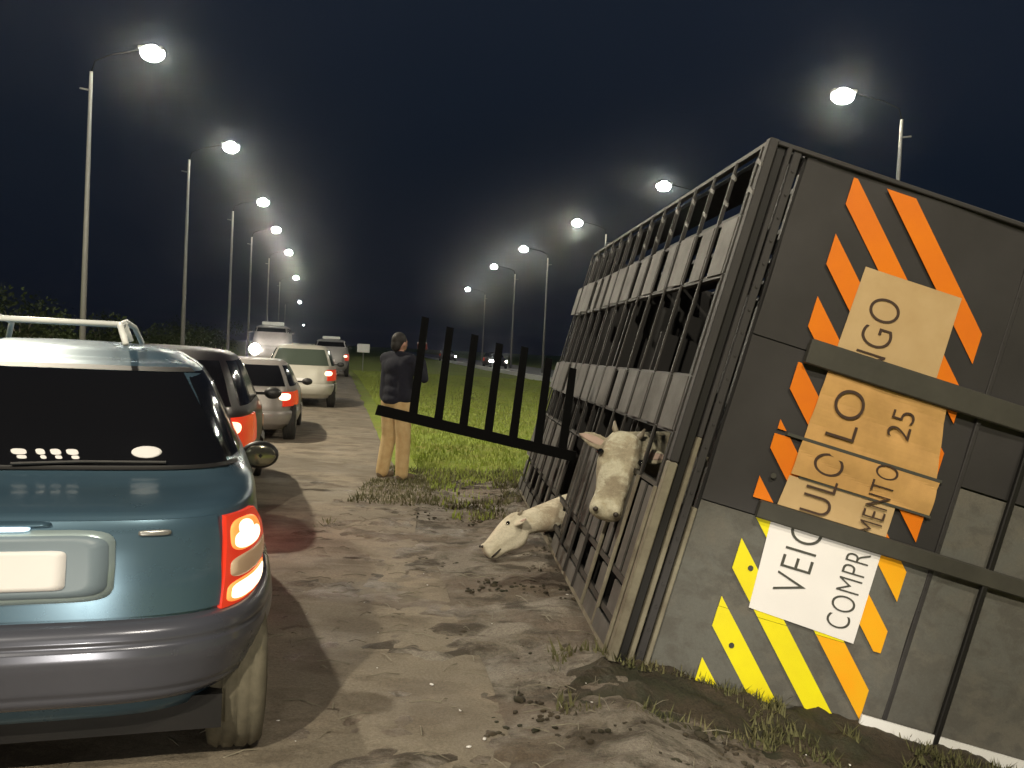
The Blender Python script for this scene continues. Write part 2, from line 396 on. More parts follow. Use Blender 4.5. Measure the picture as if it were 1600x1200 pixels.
setp(bits.build('pale_pebbles', M['plate'], smooth=True, fixn=False), 'small pale glinting pebbles near the truck', 'pebbles', kind='stuff')

# ---------------------------------------------------------------- cattle truck
truck = bpy.data.objects.new('cattle_truck', None); col.objects.link(truck); truck.matrix_world = TM
setp(truck, 'overturned dark steel cattle truck lying on its side beside the road', 'truck')
TW, TS, TL = 2.6, 2.9, 5.25     # v extent, s extent, u extent
def tb(name, m, a, b, bevel=0., parent=truck, label=None):
    o = MB().box(a, b).build(name, m, parent, bevel=bevel)
    if label: o['label'] = label
    return o
# rear sheets, between the frame members
def sheet(s0, s1, v0, v1, m, label):
    b = MB()
    def f(i, j):
        s = s0 + (s1 - s0) * i; v = v0 + (v1 - v0) * j
        return (s, .006 * math.sin(s * 7 + v * 3) * math.sin(v * 9) + .010 * nz(s, v, 2.2), v)
    b.grid(f, 24, 16)
    o = b.build('rear_sheet', m, truck, smooth=True); o['label'] = label
    return o
sheet(.20, 1.40, .012, .868, M['steel_low'], 'dusty lower sheet of the tailgate, colour lightened as headlit')
sheet(.20, 1.40, .874, 1.70, M['steel'], 'middle sheet of the tailgate')
sheet(.20, 1.40, 1.706, 2.59, M['steel'], 'upper sheet of the tailgate')
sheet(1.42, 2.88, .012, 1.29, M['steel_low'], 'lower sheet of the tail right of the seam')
sheet(1.42, 2.88, 1.30, 2.59, M['steel'], 'upper sheet of the tail right of the seam')
tb('rear_bulkhead', M['black'], (.19, .02, .0), (2.9, .05, 2.6))
tb('frame_post', M['rail_tan'], (-.012, -.03, .0), (.035, .03, 1.0), .006, label='dusty lower half of the corner post, coloured paler as lit')  # lower halves of these posts coloured paler to stand for light on them
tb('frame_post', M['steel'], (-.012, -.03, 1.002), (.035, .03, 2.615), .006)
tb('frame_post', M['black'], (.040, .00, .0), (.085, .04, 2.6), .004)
tb('frame_post', M['rail_tan'], (.088, -.02, .0), (.112, .03, 1.15), .004, label='dusty lower half of a frame post, coloured paler as lit')
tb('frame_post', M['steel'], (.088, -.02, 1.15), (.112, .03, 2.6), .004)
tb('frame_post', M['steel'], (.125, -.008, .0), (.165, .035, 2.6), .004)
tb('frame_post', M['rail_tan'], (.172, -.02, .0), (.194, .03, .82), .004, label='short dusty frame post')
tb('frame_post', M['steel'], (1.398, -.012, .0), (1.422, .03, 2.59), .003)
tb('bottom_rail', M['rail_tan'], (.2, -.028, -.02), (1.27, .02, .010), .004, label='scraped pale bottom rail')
tb('bottom_rail', M['black'], (1.27, -.03, -.02), (2.9, .02, .010), .004)
tb('top_rail', M['steel'], (.03, -.02, 2.592), (2.9, .03, 2.615), .004)
tb('cross_bar', M['bar'], (.47, -.055, .866), (2.88, -.012, .952), .006, label='wide dark bar across the lower sheets')
tb('cross_bar', M['bar'], (.47, -.055, 1.640), (2.88, -.012, 1.762), .006, label='wide dark bar across the upper banner')
tb('crease_strap', M['inkg'], (.50, -.030, 1.285), (1.31, -.016, 1.300))
tb('crease_strap', M['inkg'], (.62, -.030, 1.105), (1.31, -.016, 1.117))
tb('lock_rod', M['black'], (1.66, -.05, .02), (1.69, -.02, 2.58), .005)
tb('reflective_strip', M['white'], (1.275, -.045, .035), (2.6, -.031, .095), label='white strip along the tail bumper')
# warning stripes: 45 degree bands clipped to the panel
def clip(poly, f):
    out = []
    for i in range(len(poly)):
        a, b = poly[i], poly[(i+1) % len(poly)]; fa, fb = f(a), f(b)
        if fa >= 0: out.append(a)
        if fa * fb < 0:
            t = fa / (fa - fb); out.append((a[0] + (b[0]-a[0])*t, a[1] + (b[1]-a[1])*t))
    return out
def stripe(c0, c1, v0, v1, m, label, jit):
    p = [(.435 + jit, v0), (1.285, v0), (1.285, v1), (.435 + jit, v1)]
    p = clip(p, lambda q: q[0] + q[1] - c0); 
    if len(p) >= 3: p = clip(p, lambda q: c1 - q[0] - q[1])
    if len(p) < 3: return
    ar = abs(sum(p[i][0]*p[(i+1) % len(p)][1] - p[(i+1) % len(p)][0]*p[i][1] for i in range(len(p)))) / 2
    if ar < .0008: return
    b = MB(); b.prism(p, lambda s, v: (s, -.0155, v), lambda s, v: (s, -.0125, v))
    o = b.build('warning_stripe', m, truck); o['label'] = label
cs = [(.435, .575)] + [(.735 + .3045 * k, .735 + .3045 * k + .152) for k in range(9)]
rnd = random.Random(4)
for c0, c1 in cs:
    stripe(c0, c1, .012, .40, M['yellow'] if c0 < 1.3 else M['amber'], 'orange warning stripe low on the tailgate, coloured yellow as headlit' if c0 < 1.3 else 'orange warning stripe by the banner, coloured amber as partly headlit', 0)
    stripe(c0, c1, .402, .864, M['yellow'] if c0 < 1.45 else M['amber'], 'orange warning stripe low on the tailgate, coloured yellow as headlit' if c0 < 1.45 else 'orange warning stripe by the banner, coloured amber as partly headlit', rnd.uniform(0, .012))
    stripe(c0, c1, .954, 1.278, M['orange'], 'orange warning stripe above the lower bar', rnd.uniform(0, .012))
    stripe(c0, c1, 1.303, 1.638, M['orange'], 'orange warning stripe above the lower bar', rnd.uniform(0, .02))
    stripe(c0, c1, 1.764, 2.56, M['orange'], 'orange warning stripe on the upper sheet', rnd.uniform(0, .012))
# long-vehicle banner in pieces, with lettering
def banner(poly, m, label, wav=0.):
    b = MB(); xs_ = [p[0] for p in poly]; 
    s0, s1 = poly[0][0], poly[1][0]; v0, v1 = poly[0][1], poly[2][1]
    def f(i, j, off):
        s = (poly[0][0]*(1-j) + poly[3][0]*j) * (1-i) + (poly[1][0]*(1-j) + poly[2][0]*j) * i
        v = (poly[0][1]*(1-i) + poly[1][1]*i) * (1-j) + (poly[3][1]*(1-i) + poly[2][1]*i) * j
        return (s, off - wav * abs(math.sin(v * 21 + s * 4)) - wav * .6 * (1 + nz(s, v, 7.)), v)
    b.grid(lambda i, j: f(i, j, -.0205), 18, 18)
    b.grid(lambda i, j: f(i, j, -.0175), 18, 18)
    o = b.build('banner_sheet', m, truck, smooth=False); o['label'] = label
banner([(.580, .436), (1.135, .410), (1.132, .864), (.556, .864)], M['plate'], 'bright white bottom piece of the banner')
banner([(.560, .954), (1.128, .954), (1.128, 1.106), (.575, 1.106)], M['plate_dim2'], 'middle piece of the white banner, coloured tan for dimmer light', .002)
banner([(.575, 1.116), (1.30, 1.116), (1.30, 1.284), (.580, 1.284)], M['plate_dim'], 'crumpled piece of the white banner, coloured tan for dimmer light', .010)
banner([(.585, 1.300), (1.28, 1.300), (1.22, 1.638), (.600, 1.638)], M['plate_dim'], 'creased piece of the white banner below the upper bar, coloured tan for dimmer light', .006)
banner([(.610, 1.762), (1.13, 1.762), (1.13, 2.172), (.625, 2.172)], M['plate_dim2'], 'top piece of the white banner, coloured tan for dimmer light')
def text(body, s_top, s_base, v0, v1, m, y, label):
    cu = bpy.data.curves.new('lettering', 'FONT'); cu.body = body; cu.extrude = .002; cu.offset = -.016; cu.space_character = 1.05
    o = bpy.data.objects.new('tmp', cu); col.objects.link(o); bpy.context.view_layer.update()
    me = bpy.data.meshes.new_from_object(o.evaluated_get(bpy.context.evaluated_depsgraph_get())); bpy.data.objects.remove(o)
    xs_ = [v.co.x for v in me.vertices]; ys_ = [v.co.y for v in me.vertices]; x0, x1, y0, y1 = min(xs_), max(xs_), min(ys_), max(ys_)
    for v in me.vertices:
        tx = (v.co.x - x0) / (x1 - x0); ty = (v.co.y - y0) / (y1 - y0)
        v.co = (s_base + (s_top - s_base) * ty, y - v.co.z, v0 + (v1 - v0) * tx)
    me.materials.clear(); me.materials.append(m)
    t = bpy.data.objects.new('lettering', me); col.objects.link(t); t.parent = truck; t['label'] = label
text('VEIC', .662, .822, .555, .905, M['inkg'], -.0235, 'letters VEIC on the white piece')
text('ULO', .665, .815, .962, 1.262, M['ink'], -.0335, 'letters ULO on the dim-toned piece')
text('LO', .672, .822, 1.345, 1.585, M['ink'], -.0385, 'letters LO on the creased piece')
text('NGO', .702, .855, 1.685, 2.055, M['ink'], -.0235, 'letters NGO on the top piece')
text('COMPR', .965, 1.085, .462, .848, M['inkg'], -.0235, 'letters COMPR on the white piece')
text('IMENTO', .970, 1.085, .915, 1.292, M['ink'], -.0385, 'letters IMENTO on the dim-toned piece')
text('25', .965, 1.08, 1.43, 1.565, M['ink'], -.0385, 'figure 25 on the creased piece')
# small rivets and bolt heads
for k in range(22):
    for s_ in (.145, 1.41): MB().tube([(s_, -.008, .08 + k * .115), (s_, -.014, .08 + k * .115)], .007, 6).build('rivet', M['steel'], truck)
for (s, v) in [(.53, .62), (.555, .235), (.50, 1.08)]:
    MB().tube([(s, -.017, v), (s, -.021, v)], .014, 8).build('rivet', M['bar'], truck)

# ---- slatted face of the box (the truck's roof, turned to the road)
NP = 14; up = [.06 + .398 * k for k in range(NP)]
bands = {'A': (2.24, 2.585), 'B': (1.945, 2.235), 'C': (1.425, 1.94), 'D': (1.145, 1.42), 'E': (.865, 1.14), 'F': (.03, .86)}
for v in (.015, .865, 1.142, 1.422, 1.942, 2.238, 2.60):
    th = .012 if v > .5 else .02
    o = MB().box((-.002, .03, v - th), (.028, TL, v + th)).build('length_rail', M['post'] if v != .015 else M['rail_tan'], truck)
rnd = random.Random(9)
for k, u in enumerate(up):
    for bn in 'AC':
        v0, v1 = bands[bn]
        MB().box((-.015, u - .010, v0), (-.003, u + .010, v1)).build('slat_post', M['post'], truck, bevel=.003)
    if k not in (2,):
        MB().box((-.015, u - .010, bands['E'][0]), (-.003, u + .010, bands['E'][1])).build('slat_post', M['post'], truck, bevel=.003)
    # short stub brackets on the open top band
    for vb in (2.50, 2.36):
        if k < 7 or vb > 2.4:
            MB().prism([(u - .09, vb - .035), (u, vb), (u, vb + .025), (u - .09, vb - .015)], lambda a, b: (-.018, a, b), lambda a, b: (-.01, a, b)).build('stub_bracket', M['slat'], truck)
    # second thin post half way
    MB().box((.030, u + .18, .03), (.050, u + .20, 2.585)).build('inner_post', M['black'], truck)
    for bn, w in (('B', .25), ('D', .25)):
        v0, v1 = bands[bn]; w2 = w * rnd.uniform(.9, 1.05); t = rnd.uniform(-.01, .02)
        a, b = u + .045, u + .045 + w2
        MB().add([(-.012, a, v0), (-.012 - t, b, v0), (-.012 - t, b, v1), (-.012, a, v1), (-.004, a, v0), (-.004 - t, b, v0), (-.004 - t, b, v1), (-.004, a, v1)],
                 [(0,3,2,1),(4,5,6,7),(0,1,5,4),(1,2,6,5),(2,3,7,6),(3,0,4,7)]).build('slat', M['slat'], truck)
        MB().box((-.015, u - .010, v0), (-.003, u + .010, v1)).build('slat_post', M['post'], truck)
    # lower boards with slots between them
    if k in (6,): continue
    for (v0, v1, w, m) in ((.03, .13, .365, 'slat'), (.18, .33, .20, 'slat'), (.38, .845, .265, 'slat')):
        a = u + rnd.uniform(.02, .05); w2 = w * rnd.uniform(.92, 1.04)
        nseg = 2 if v1 > .5 else 1
        for q in range(nseg):
            ww = w2 if nseg == 1 else .130 * rnd.uniform(.85, 1.1); aa = a + q * .192; tt = rnd.uniform(-.008, .012)
            MB().add([(-.010, aa, v0), (-.010 - tt, aa + ww, v0), (-.010 - tt, aa + ww, v1), (-.010, aa, v1), (.0, aa, v0), (-tt, aa + ww, v0), (-tt, aa + ww, v1), (.0, aa, v1)],
                     [(0,3,2,1),(4,5,6,7),(0,1,5,4),(1,2,6,5),(2,3,7,6),(3,0,4,7)]).build('slat', M[m], truck)
    MB().box((-.024, u - .012, .03), (-.006, u + .012, .86)).build('slat_post', M['rail_tan'] if k < 3 else M['post'], truck, bevel=.003)
for v in (.155, .355):
    MB().box((-.004, .03, v - .016), (.018, TL, v + .016)).build('length_rail', M['post'], truck)
# inside: far wall of the box, lower wall, front wall, upper wall of separate planks
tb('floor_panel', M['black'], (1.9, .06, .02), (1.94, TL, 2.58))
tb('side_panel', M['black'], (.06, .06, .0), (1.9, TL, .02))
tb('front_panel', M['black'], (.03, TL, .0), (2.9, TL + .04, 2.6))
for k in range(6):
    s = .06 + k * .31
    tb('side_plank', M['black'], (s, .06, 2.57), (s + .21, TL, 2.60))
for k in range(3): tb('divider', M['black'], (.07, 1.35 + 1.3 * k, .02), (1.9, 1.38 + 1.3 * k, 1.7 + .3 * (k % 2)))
# frame, axles and wheels under the floor
tb('chassis_beam', M['black'], (2.92, .3, .85), (3.1, TL, .98)); tb('chassis_beam', M['black'], (2.92, .3, 1.62), (3.1, TL, 1.75))
for u in (1.3, 2.55):
    MB().tube([(3.28, u, .25), (3.28, u, 2.35)], .06, 10).build('axle', M['black'], truck)
    for v in (.22, 2.1):
        w = MB().tube([(3.28, u, v), (3.28, u, v + .06), (3.28, u, v + .24), (3.28, u, v + .30)], [.40, .5, .5, .40], 28).build('wheel', M['rubber'], truck)
        MB().tube([(3.28, u, v - .005), (3.28, u, v + .305)], .26, 20).build('rim', M['rim'], w)
# hinged gate standing out from the slatted face
gate = MB().box((-1.55, 2.735, .655), (.02, 2.775, .735)).build('gate', M['gate'], truck); gate['label'] = 'open black gate standing out from the slats'
for i in range(7):
    s = -1.275 + i * .197; h = (.81, .78, .77, .75, .77, .73, .70)[i]; dxx = -.125 * h / .8
    MB().add([(s - .033, 2.74, .73), (s + .033, 2.74, .73), (s + .033, 2.77, .73), (s - .033, 2.77, .73),
              (s - .028 + dxx, 2.745, .73 + h), (s + .028 + dxx, 2.745, .73 + h), (s + .028 + dxx, 2.765, .73 + h), (s - .028 + dxx, 2.765, .73 + h)],
             [(0,3,2,1),(4,5,6,7),(0,1,5,4),(1,2,6,5),(2,3,7,6),(3,0,4,7)]).build('gate_bar', M['gate'], gate)

for g_ in [gate] + list(gate.children):
    for v_ in g_.data.vertices: v_.co.z += .062 * v_.co.x - (.07 if v_.co.z > 1.2 else 0)

# ---------------------------------------------------------------- cows
def cow(name, label, poll, muz, wdir, neck, hide, earup=0.3, deep=1.0, wide=1.0, el=1.0):
    """head axis poll->muzzle, wdir = the animal's width direction, neck = list of (point, radius) going back from the poll"""
    P, Q = Vector(poll), Vector(muz); a = (Q - P).normalized(); L = (Q - P).length / .50
    w = Vector(wdir); w = (w - a * w.dot(a)).normalized(); n = a.cross(w)
    if n.dot(Vector((0, -1, .4))) < 0: n = -n
    T = lambda x, y, z: P + (w * x + a * y + n * z) * L      # x width, y down the face, z out of the face
    b = MB(); rings = []
    #      y     hw    front  back
    for y, hw, fr, bk in ((-.07, .045, -.02, -.10), (-.045, .085, .02, -.16), (0, .100, .035, -.20), (.07, .112, .045, -.235), (.15, .122, .045, -.25), (.22, .110, .040, -.235),
                          (.30, .092, .032, -.20), (.38, .084, .022, -.175), (.44, .092, .015, -.165), (.485, .094, .0, -.155), (.512, .078, -.02, -.135), (.528, .045, -.045, -.105)):
        fr *= deep; bk *= deep; hw *= wide
        c, d = (fr + bk) / 2, (fr - bk) / 2; ring = []
        for i in range(24):
            t = 2*PI*i/24; cx, sx = math.cos(t), math.sin(t)
            taper = .80 if sx < 0 else 1.
            ring.append(T(hw * math.copysign(abs(cx) ** .75, cx) * taper, y, c + d * math.copysign(abs(sx) ** .85, sx)))
        rings.append(ring)
    b.loft(rings)
    for sgn in (-1, 1):   # brow ridges, cheek, nostril swelling
        b.ell(T(sgn * .085, .115, .0), (.035*L, .035*L, .035*L)); b.ell(T(sgn * .058, .475, -.01), (.036*L,) * 3)
        # ears: flattened lofted leaves
        rr = []
        for t, wid in ((0, .025), (.15, .05), (.4, .062), (.7, .05), (.9, .025), (1, .006)):
            x = .08 + .23 * t * el; wid *= el; base = T(sgn * x, .05 - earup * .12 * t, -.06 - .02 * t)
            rr.append([base + (a * math.cos(2*PI*i/10) * wid + n * math.sin(2*PI*i/10) * max(.008, wid * .28)) * L for i in range(10)])
        b.loft(rr)
    pts = [(T(0, .03, -.10), .12 * L)] + [(Vector(p), r) for p, r in neck]
    for i in range(len(pts) - 1): b.cap2(pts[i][0], pts[i][1], pts[i+1][0], pts[i+1][1], 18)
    o = b.build(name, hide, smooth=True); remesh(o, .011, 5, .6)
    setp(o, label, 'cow')
    mth = MB().tube([T(sg_ * .062 * wide, yy, -.115 * deep) for sg_, yy in ((1, .505), (1.35, .45), (1.32, .37))], [.006, .008, .004], 6).build('mouth', M['muzzle'], o, True)
    for sgn in (-1, 1):
        MB().ell(T(sgn * (.112 * wide - .001), .125, .010), (.023*L, .023*L, .021*L)).build('eye', M['eye'], o, True)
        MB().ell(T(sgn * .054 * wide, .500, .012), (.018*L, .014*L, .016*L)).build('nostril', M['muzzle'], o, True)
        MB().tube([T(sgn*.06, -.02, -.02), T(sgn*.09, -.07, -.01), T(sgn*.10, -.11, 0)], [.022*L, .017*L, .006*L], 10).build('horn', M['horn'], o, True)
        rr = [[T(sgn*(.08+.23*t*el), .05 - earup*.12*t, -.06-.02*t) + (a*math.cos(2*PI*i/8)*wid*.6*el + n*(.012 + math.sin(2*PI*i/8)*.006)) * L for i in range(8)] for t, wid in ((.2, .035), (.45, .05), (.75, .035), (.93, .012))]
        MB().loft(rr).build('inner_ear', M['ear'], o, True)
    return o
tl = lambda s, u, v: TM @ Vector((s, u, v))
cow('cow', 'pale cow pushing its head out through the slats of the truck', (.650, 5.18, 1.115), (.540, 5.00, .735), RT + .25 * ZZ,
    [(tl(.30, 1.15, .98), .15), (tl(.62, 1.4, .80), .21), (tl(1.05, 1.8, .55), .34), (tl(1.25, 2.4, .50), .40)], M['cow'], wide=1.2)
cow('cow', 'cream cow with its head on the ground under the truck', (.065, 7.02, .335), (-.165, 6.92, .105), (.38, -.85, .36),
    [(tl(.12, 2.78, .28), .14), (tl(.45, 3.0, .32), .22), (tl(.95, 3.3, .48), .35), (tl(1.2, 3.8, .50), .40)], M['cow2'], earup=.5, deep=1.25, wide=1.1, el=1.2)

# ---------------------------------------------------------------- person
def person():
    root = empty('person', (-1.36, 11.0, 0), R(-38))
    setp(root, 'man in dark shirt and khaki trousers filming with a phone beside the grass', 'person')
    def part(fn, name, m, vox, it=4):
        b = MB(); fn(b); o = b.build(name, m, root, True); o.parent = None; remesh(o, vox, it); o.parent = root; return o
    # local: x right, y forward (the way he faces), z up
    sh_l, sh_r = Vector((-.20, 0, 1.43)), Vector((.20, 0, 1.43))
    el_l, wr_l = Vector((-.28, .10, 1.16)), Vector((-.10, .34, 1.30))
    el_r, wr_r = Vector((.30, .14, 1.22)), Vector((.17, .22, 1.48))
    hips = ((-.10, 0, .92), (.10, 0, .92))
    knees = ((-.13, .03, .50), (.12, .02, .50)); ank = ((-.16, -.03, .10), (.14, .0, .10))
    def legs(b, g):
        b.ell((0, 0, .95), (.165 + g, .115 + g, .13))
        for h, k, a in zip(hips, knees, ank): b.cap2(h, .088 + g, k, .060 + g, 16); b.cap2(k, .060 + g, a, .042 + g, 16)
    def torso(b, g):
        b.ell((0, 0, 1.02 if g < .001 else .985), (.155 + g, .105 + g, .14)); b.ell((0, -.01, 1.18), (.155 + g, .105 + g, .16)); b.ell((0, -.01, 1.33), (.175 + g, .112 + g, .15))
        b.cap2(sh_l, .062 + g, sh_r, .062 + g)
    def hand(b, wr, d, up_, sgn):
        d = d.normalized(); s = d.cross(up_).normalized(); u = s.cross(d)
        b.cap2(wr, .026, wr + d * .05, .030)
        b.cap2(wr + d * .05 - s * .020, .020, wr + d * .085 - s*.022, .017); b.cap2(wr + d * .05 + s * .020, .020, wr + d * .085 + s*.022, .017)
        for i, (o_, l) in enumerate(((-.033, .060), (-.011, .072), (.011, .068), (.033, .052))):
            p = wr + d * .085 + s * o_; q = p + (d * .6 + u * .5) * l * .6; b.cap2(p, .0095, q, .0085, 8); b.cap2(q, .0085, q + (u * .9 - d * .2) * l * .5, .007, 8)
        p = wr + d * .03 - s * .03 * sgn; q = p - s * .035 * sgn + u * .02 + d * .02; b.cap2(p, .012, q, .010, 8); b.cap2(q, .010, q + u * .03 + d * .015, .008, 8)
    def body(b):
        legs(b, 0); torso(b, 0)
        b.cap2((0, 0, 1.45), .055, (0, .02, 1.53), .052)
        b.ell((0, .02, 1.63), (.074, .092, .110)); b.ell((0, .075, 1.575), (.045, .035, .045))     # skull and jaw
        b.cap2((0, .108, 1.625), .013, (0, .126, 1.60), .015)                                          # nose
        for s in (-1, 1): b.ell((s * .076, .015, 1.615), (.012, .02, .032)); b.ell((s*.03, .098, 1.645), (.018, .012, .008))
        b.ell((0, .108, 1.567), (.025, .012, .009))
        for sh, el, wr in ((sh_l, el_l, wr_l), (sh_r, el_r, wr_r)): b.cap2(sh, .050, el, .040); b.cap2(el, .040, wr, .027)
        hand(b, wr_l, wr_l - el_l, ZZ, -1); hand(b, wr_r, Vector((-.3, .25, 1)), Vector((-1, -.2, .2)), 1)
        for a in ank: b.cap2((a[0], a[1] - .02, .055), .04, (a[0], a[1] + .12, .04), .032)
    part(body, 'body', M['skin'], .0075, 3)
    def shirt(b):
        b.cap2((-.12, 0, 1.455), .075, (.12, 0, 1.455), .075); b.cap2((-.13, -.01, 1.0), .11, (-.13, -.01, 1.36), .10); b.cap2((.13, -.01, 1.0), .11, (.13, -.01, 1.36), .10)
        torso(b, .022); b.ell((0, 0, .955), (.206, .158, .10)); b.ell((0, 0, 1.05), (.195, .148, .12)); b.cap2((0, 0, 1.45), .066, (0, .01, 1.49), .062)
        for sh, el, wr in ((sh_l, el_l, wr_l), (sh_r, el_r, wr_r)): b.cap2(sh, .068, el, .058); b.cap2(el, .056, el + (wr - el) * .75, .046)
    part(shirt, 'shirt', M['navy'], .012, 14)
    part(lambda b: legs(b, .028) or [b.cap2((k[0], k[1], .50), .092, (a[0], a[1], .085), .078) for k, a in zip(knees, ank)], 'trousers', M['khaki'], .011, 8)
    for a in ank:
        part(lambda b: (b.cap2((a[0], a[1] - .03, .05), .048, (a[0], a[1] + .15, .042), .040)), 'shoe', M['boot'], .009)
    part(lambda b: (b.ell((0, -.002, 1.658), (.084, .100, .098)), b.ell((0, -.05, 1.60), (.072, .052, .08))), 'hair', M['hair'], .008)
    ph = MB().box((-.04, -.005, -.08), (.04, .005, .08)).build('phone', M['phone'], bevel=.003)
    setp(ph, 'dark red mobile phone held up in the man\'s raised hand', 'phone')
    ph.matrix_world = Matrix.Translation((-1.36, 11.0, 0)) @ Matrix.Rotation(R(-38), 4, 'Z') @ Matrix.Translation((.125, .27, 1.60)) @ Matrix.Rotation(R(8), 4, 'X') @ Matrix.Rotation(R(90), 4, 'Y')
person()

# ---------------------------------------------------------------- cars
def lerp_tab(tab, z):
    if z <= tab[0][0]: return tab[0][1:]
    for a, b in zip(tab, tab[1:]):
        if z <= b[0]:
            t = (z - a[0]) / (b[0] - a[0]); return tuple(p + (q - p) * t for p, q in zip(a[1:], b[1:]))
    return tab[-1][1:]
class Shell:
    """car body as a stack of rounded outlines; tab rows: z, rear y, front y, half width"""
    def __init__(s, tab, n=5.): s.tab = tab; s.n = n
    def at(s, phi, z, off=0.):
        r, f, hw = lerp_tab(s.tab, z); n = s.n
        hl = (f - r) / 2; cy = (f + r) / 2; c, sn = math.cos(phi), math.sin(phi)
        x = hw * math.copysign(abs(c) ** (2/n), c); y = hl * math.copysign(abs(sn) ** (2/n), sn)
        if off:
            nxn = math.copysign(abs(x/hw) ** (n-1), x) / hw; nyn = math.copysign(abs(y/hl) ** (n-1), y) / hl
            q = math.hypot(nxn, nyn); x += off * nxn / q; y += off * nyn / q
        return Vector((x, cy + y, z))
    def phi_rear(s, xf):    # fraction of the half width, on the rear
        c = math.copysign(abs(xf) ** (s.n/2), xf); return -math.acos(max(-1, min(1, c)))
    def phi_front(s, xf): return -s.phi_rear(xf)
    def phi_side(s, y, z, sg):
        r, f, hw = lerp_tab(s.tab, z); hl = (f-r)/2; t = max(-1, min(1, (y - (f+r)/2) / hl))
        a = math.asin(math.copysign(abs(t) ** (s.n/2), t)); return a if sg > 0 else PI - a
    def body(s, zs, nphi=72):
        b = MB(); rings = []
        # even spacing of points round the outline
        ph = []
        for i in range(nphi):
            t = 2*PI*i/nphi; ph.append(math.atan2(math.copysign(abs(math.sin(t)) ** 1.5, math.sin(t)), math.copysign(abs(math.cos(t)) ** 1.5, math.cos(t))))
        for z in zs: rings.append([s.at(p, z) for p in ph])
        # domed roof
        zt = zs[-1]; r, f, hw = lerp_tab(s.tab, zt); cy = (r+f)/2
        for k, dz in ((.93, .022), (.75, .042), (.45, .055), (.1, .06)):
            rings.append([Vector((p.x * k, cy + (p.y - cy) * k, zt + dz)) for p in rings[len(zs)-1]])
        return b.loft(rings)
    def rear_blob(s, name, m, parent, cx, cz, hx, hz, off, dome=0., n=4., nr=5, k=28, hwr=None, skew=0., top=1.):
        """rounded patch on the rear surface, in metres"""
        b = MB(); vs = []; fs = []
        def P(x, z, o):
            hw = lerp_tab(s.tab, z)[2]; return s.at(s.phi_rear(max(-.999, min(.999, x / hw))), z, o)
        vs.append(P(cx, cz, off + dome))
        for j in range(1, nr + 2):
            q = min(1, j / nr)
            o = off + dome * (1 - q*q) if j <= nr else -.01
            for i in range(k):
                t = 2*PI*i/k; c, sn = math.cos(t), math.sin(t)
                x = math.copysign(abs(c) ** (2/n), c) * hx * q; z = math.copysign(abs(sn) ** (2/n), sn) * hz * q
                tw = 1 + (top - 1) * max(0, z / hz)
                vs.append(P(cx + x * tw + skew * z, cz + z, o))
        for i in range(k): fs.append((0, 1 + i, 1 + (i+1) % k))
        for j in range(nr):
            for i in range(k):
                a = 1 + j*k; fs.append((a + i, a + k + i, a + k + (i+1) % k, a + (i+1) % k))
        return b.add(vs, fs).build(name, m, parent, True)
    def patch(s, name, m, parent, pf, z0, z1, off=.004, nu=16, nv=8, off_fn=None):
        """pf(i, z) -> phi"""
        b = MB()
        def f(i, j):
            z = z0 + (z1 - z0) * j; o = off_fn(j) if off_fn else off
            return s.at(pf(i, z), z, o)
        b.grid(f, nu, nv)
        # thickness: rim back to the body
        def rim(i, j, o): z = z0 + (z1-z0)*j; return s.at(pf(i, z), z, o)
        oo = (lambda j: off_fn(j)) if off_fn else (lambda j: off)
        for jj in (0, 1): b.grid(lambda i, t: rim(i, jj, oo(jj) * (1-t) - .01 * t), nu, 1)
        for ii in (0, 1): b.grid(lambda j, t: rim(ii, j, oo(j) * (1-t) - .01 * t), nv, 1)
        return b.build(name, m, parent, True)
def wheel(parent, x, y, r=.30, w=.19, m=None):
    sg = 1 if x > 0 else -1
    xo = x; xi = x - sg * w
    o = MB().tube([(xi, y, r), (xi + sg*.015, y, r), (xi + sg*.05, y, r), (xi + sg*.055, y, r), (xi + sg*.065, y, r), (xi + sg*.07, y, r), (xi + sg*w*.5 - sg*.005, y, r), (xi + sg*w*.5, y, r), (xi + sg*w*.5 + sg*.01, y, r), (xo - sg*.07, y, r), (xo - sg*.06, y, r), (xo - sg*.05, y, r), (xo - sg*.012, y, r), (xo, y, r)], [r*.6, r*.93, r, r*.965, r*.965, r, r, r*.965, r, r, r*.965, r, r*.93, r*.66], 30).build('wheel', m or M['rubber'], parent, True)
    b = MB().tube([(xo - sg*.05, y, r), (xo - sg*.008, y, r), (xo + sg*.004, y, r)], [r*.64, r*.62, r*.10], 20)
    b.build('rim', M['rim'], o)
    return o
def arch(parent, S, y, r, sg):
    b = MB(); k = 18; vs = []
    for i in range(k + 1):
        t = PI * i / k
        for q in (.001, 1.):
            yy, z = y + math.cos(t) * r * 1.17 * q, max(.3 * .99, r + math.sin(t) * r * 1.17 * q)
            z = max(z, S.tab[0][0]); vs.append(S.at(S.phi_side(yy, z, sg), z, .006))
    fs = [(2*i, 2*i+1, 2*i+3, 2*i+2) for i in range(k)]
    b.add(vs, fs).build('wheel_arch', M['trim'], parent)

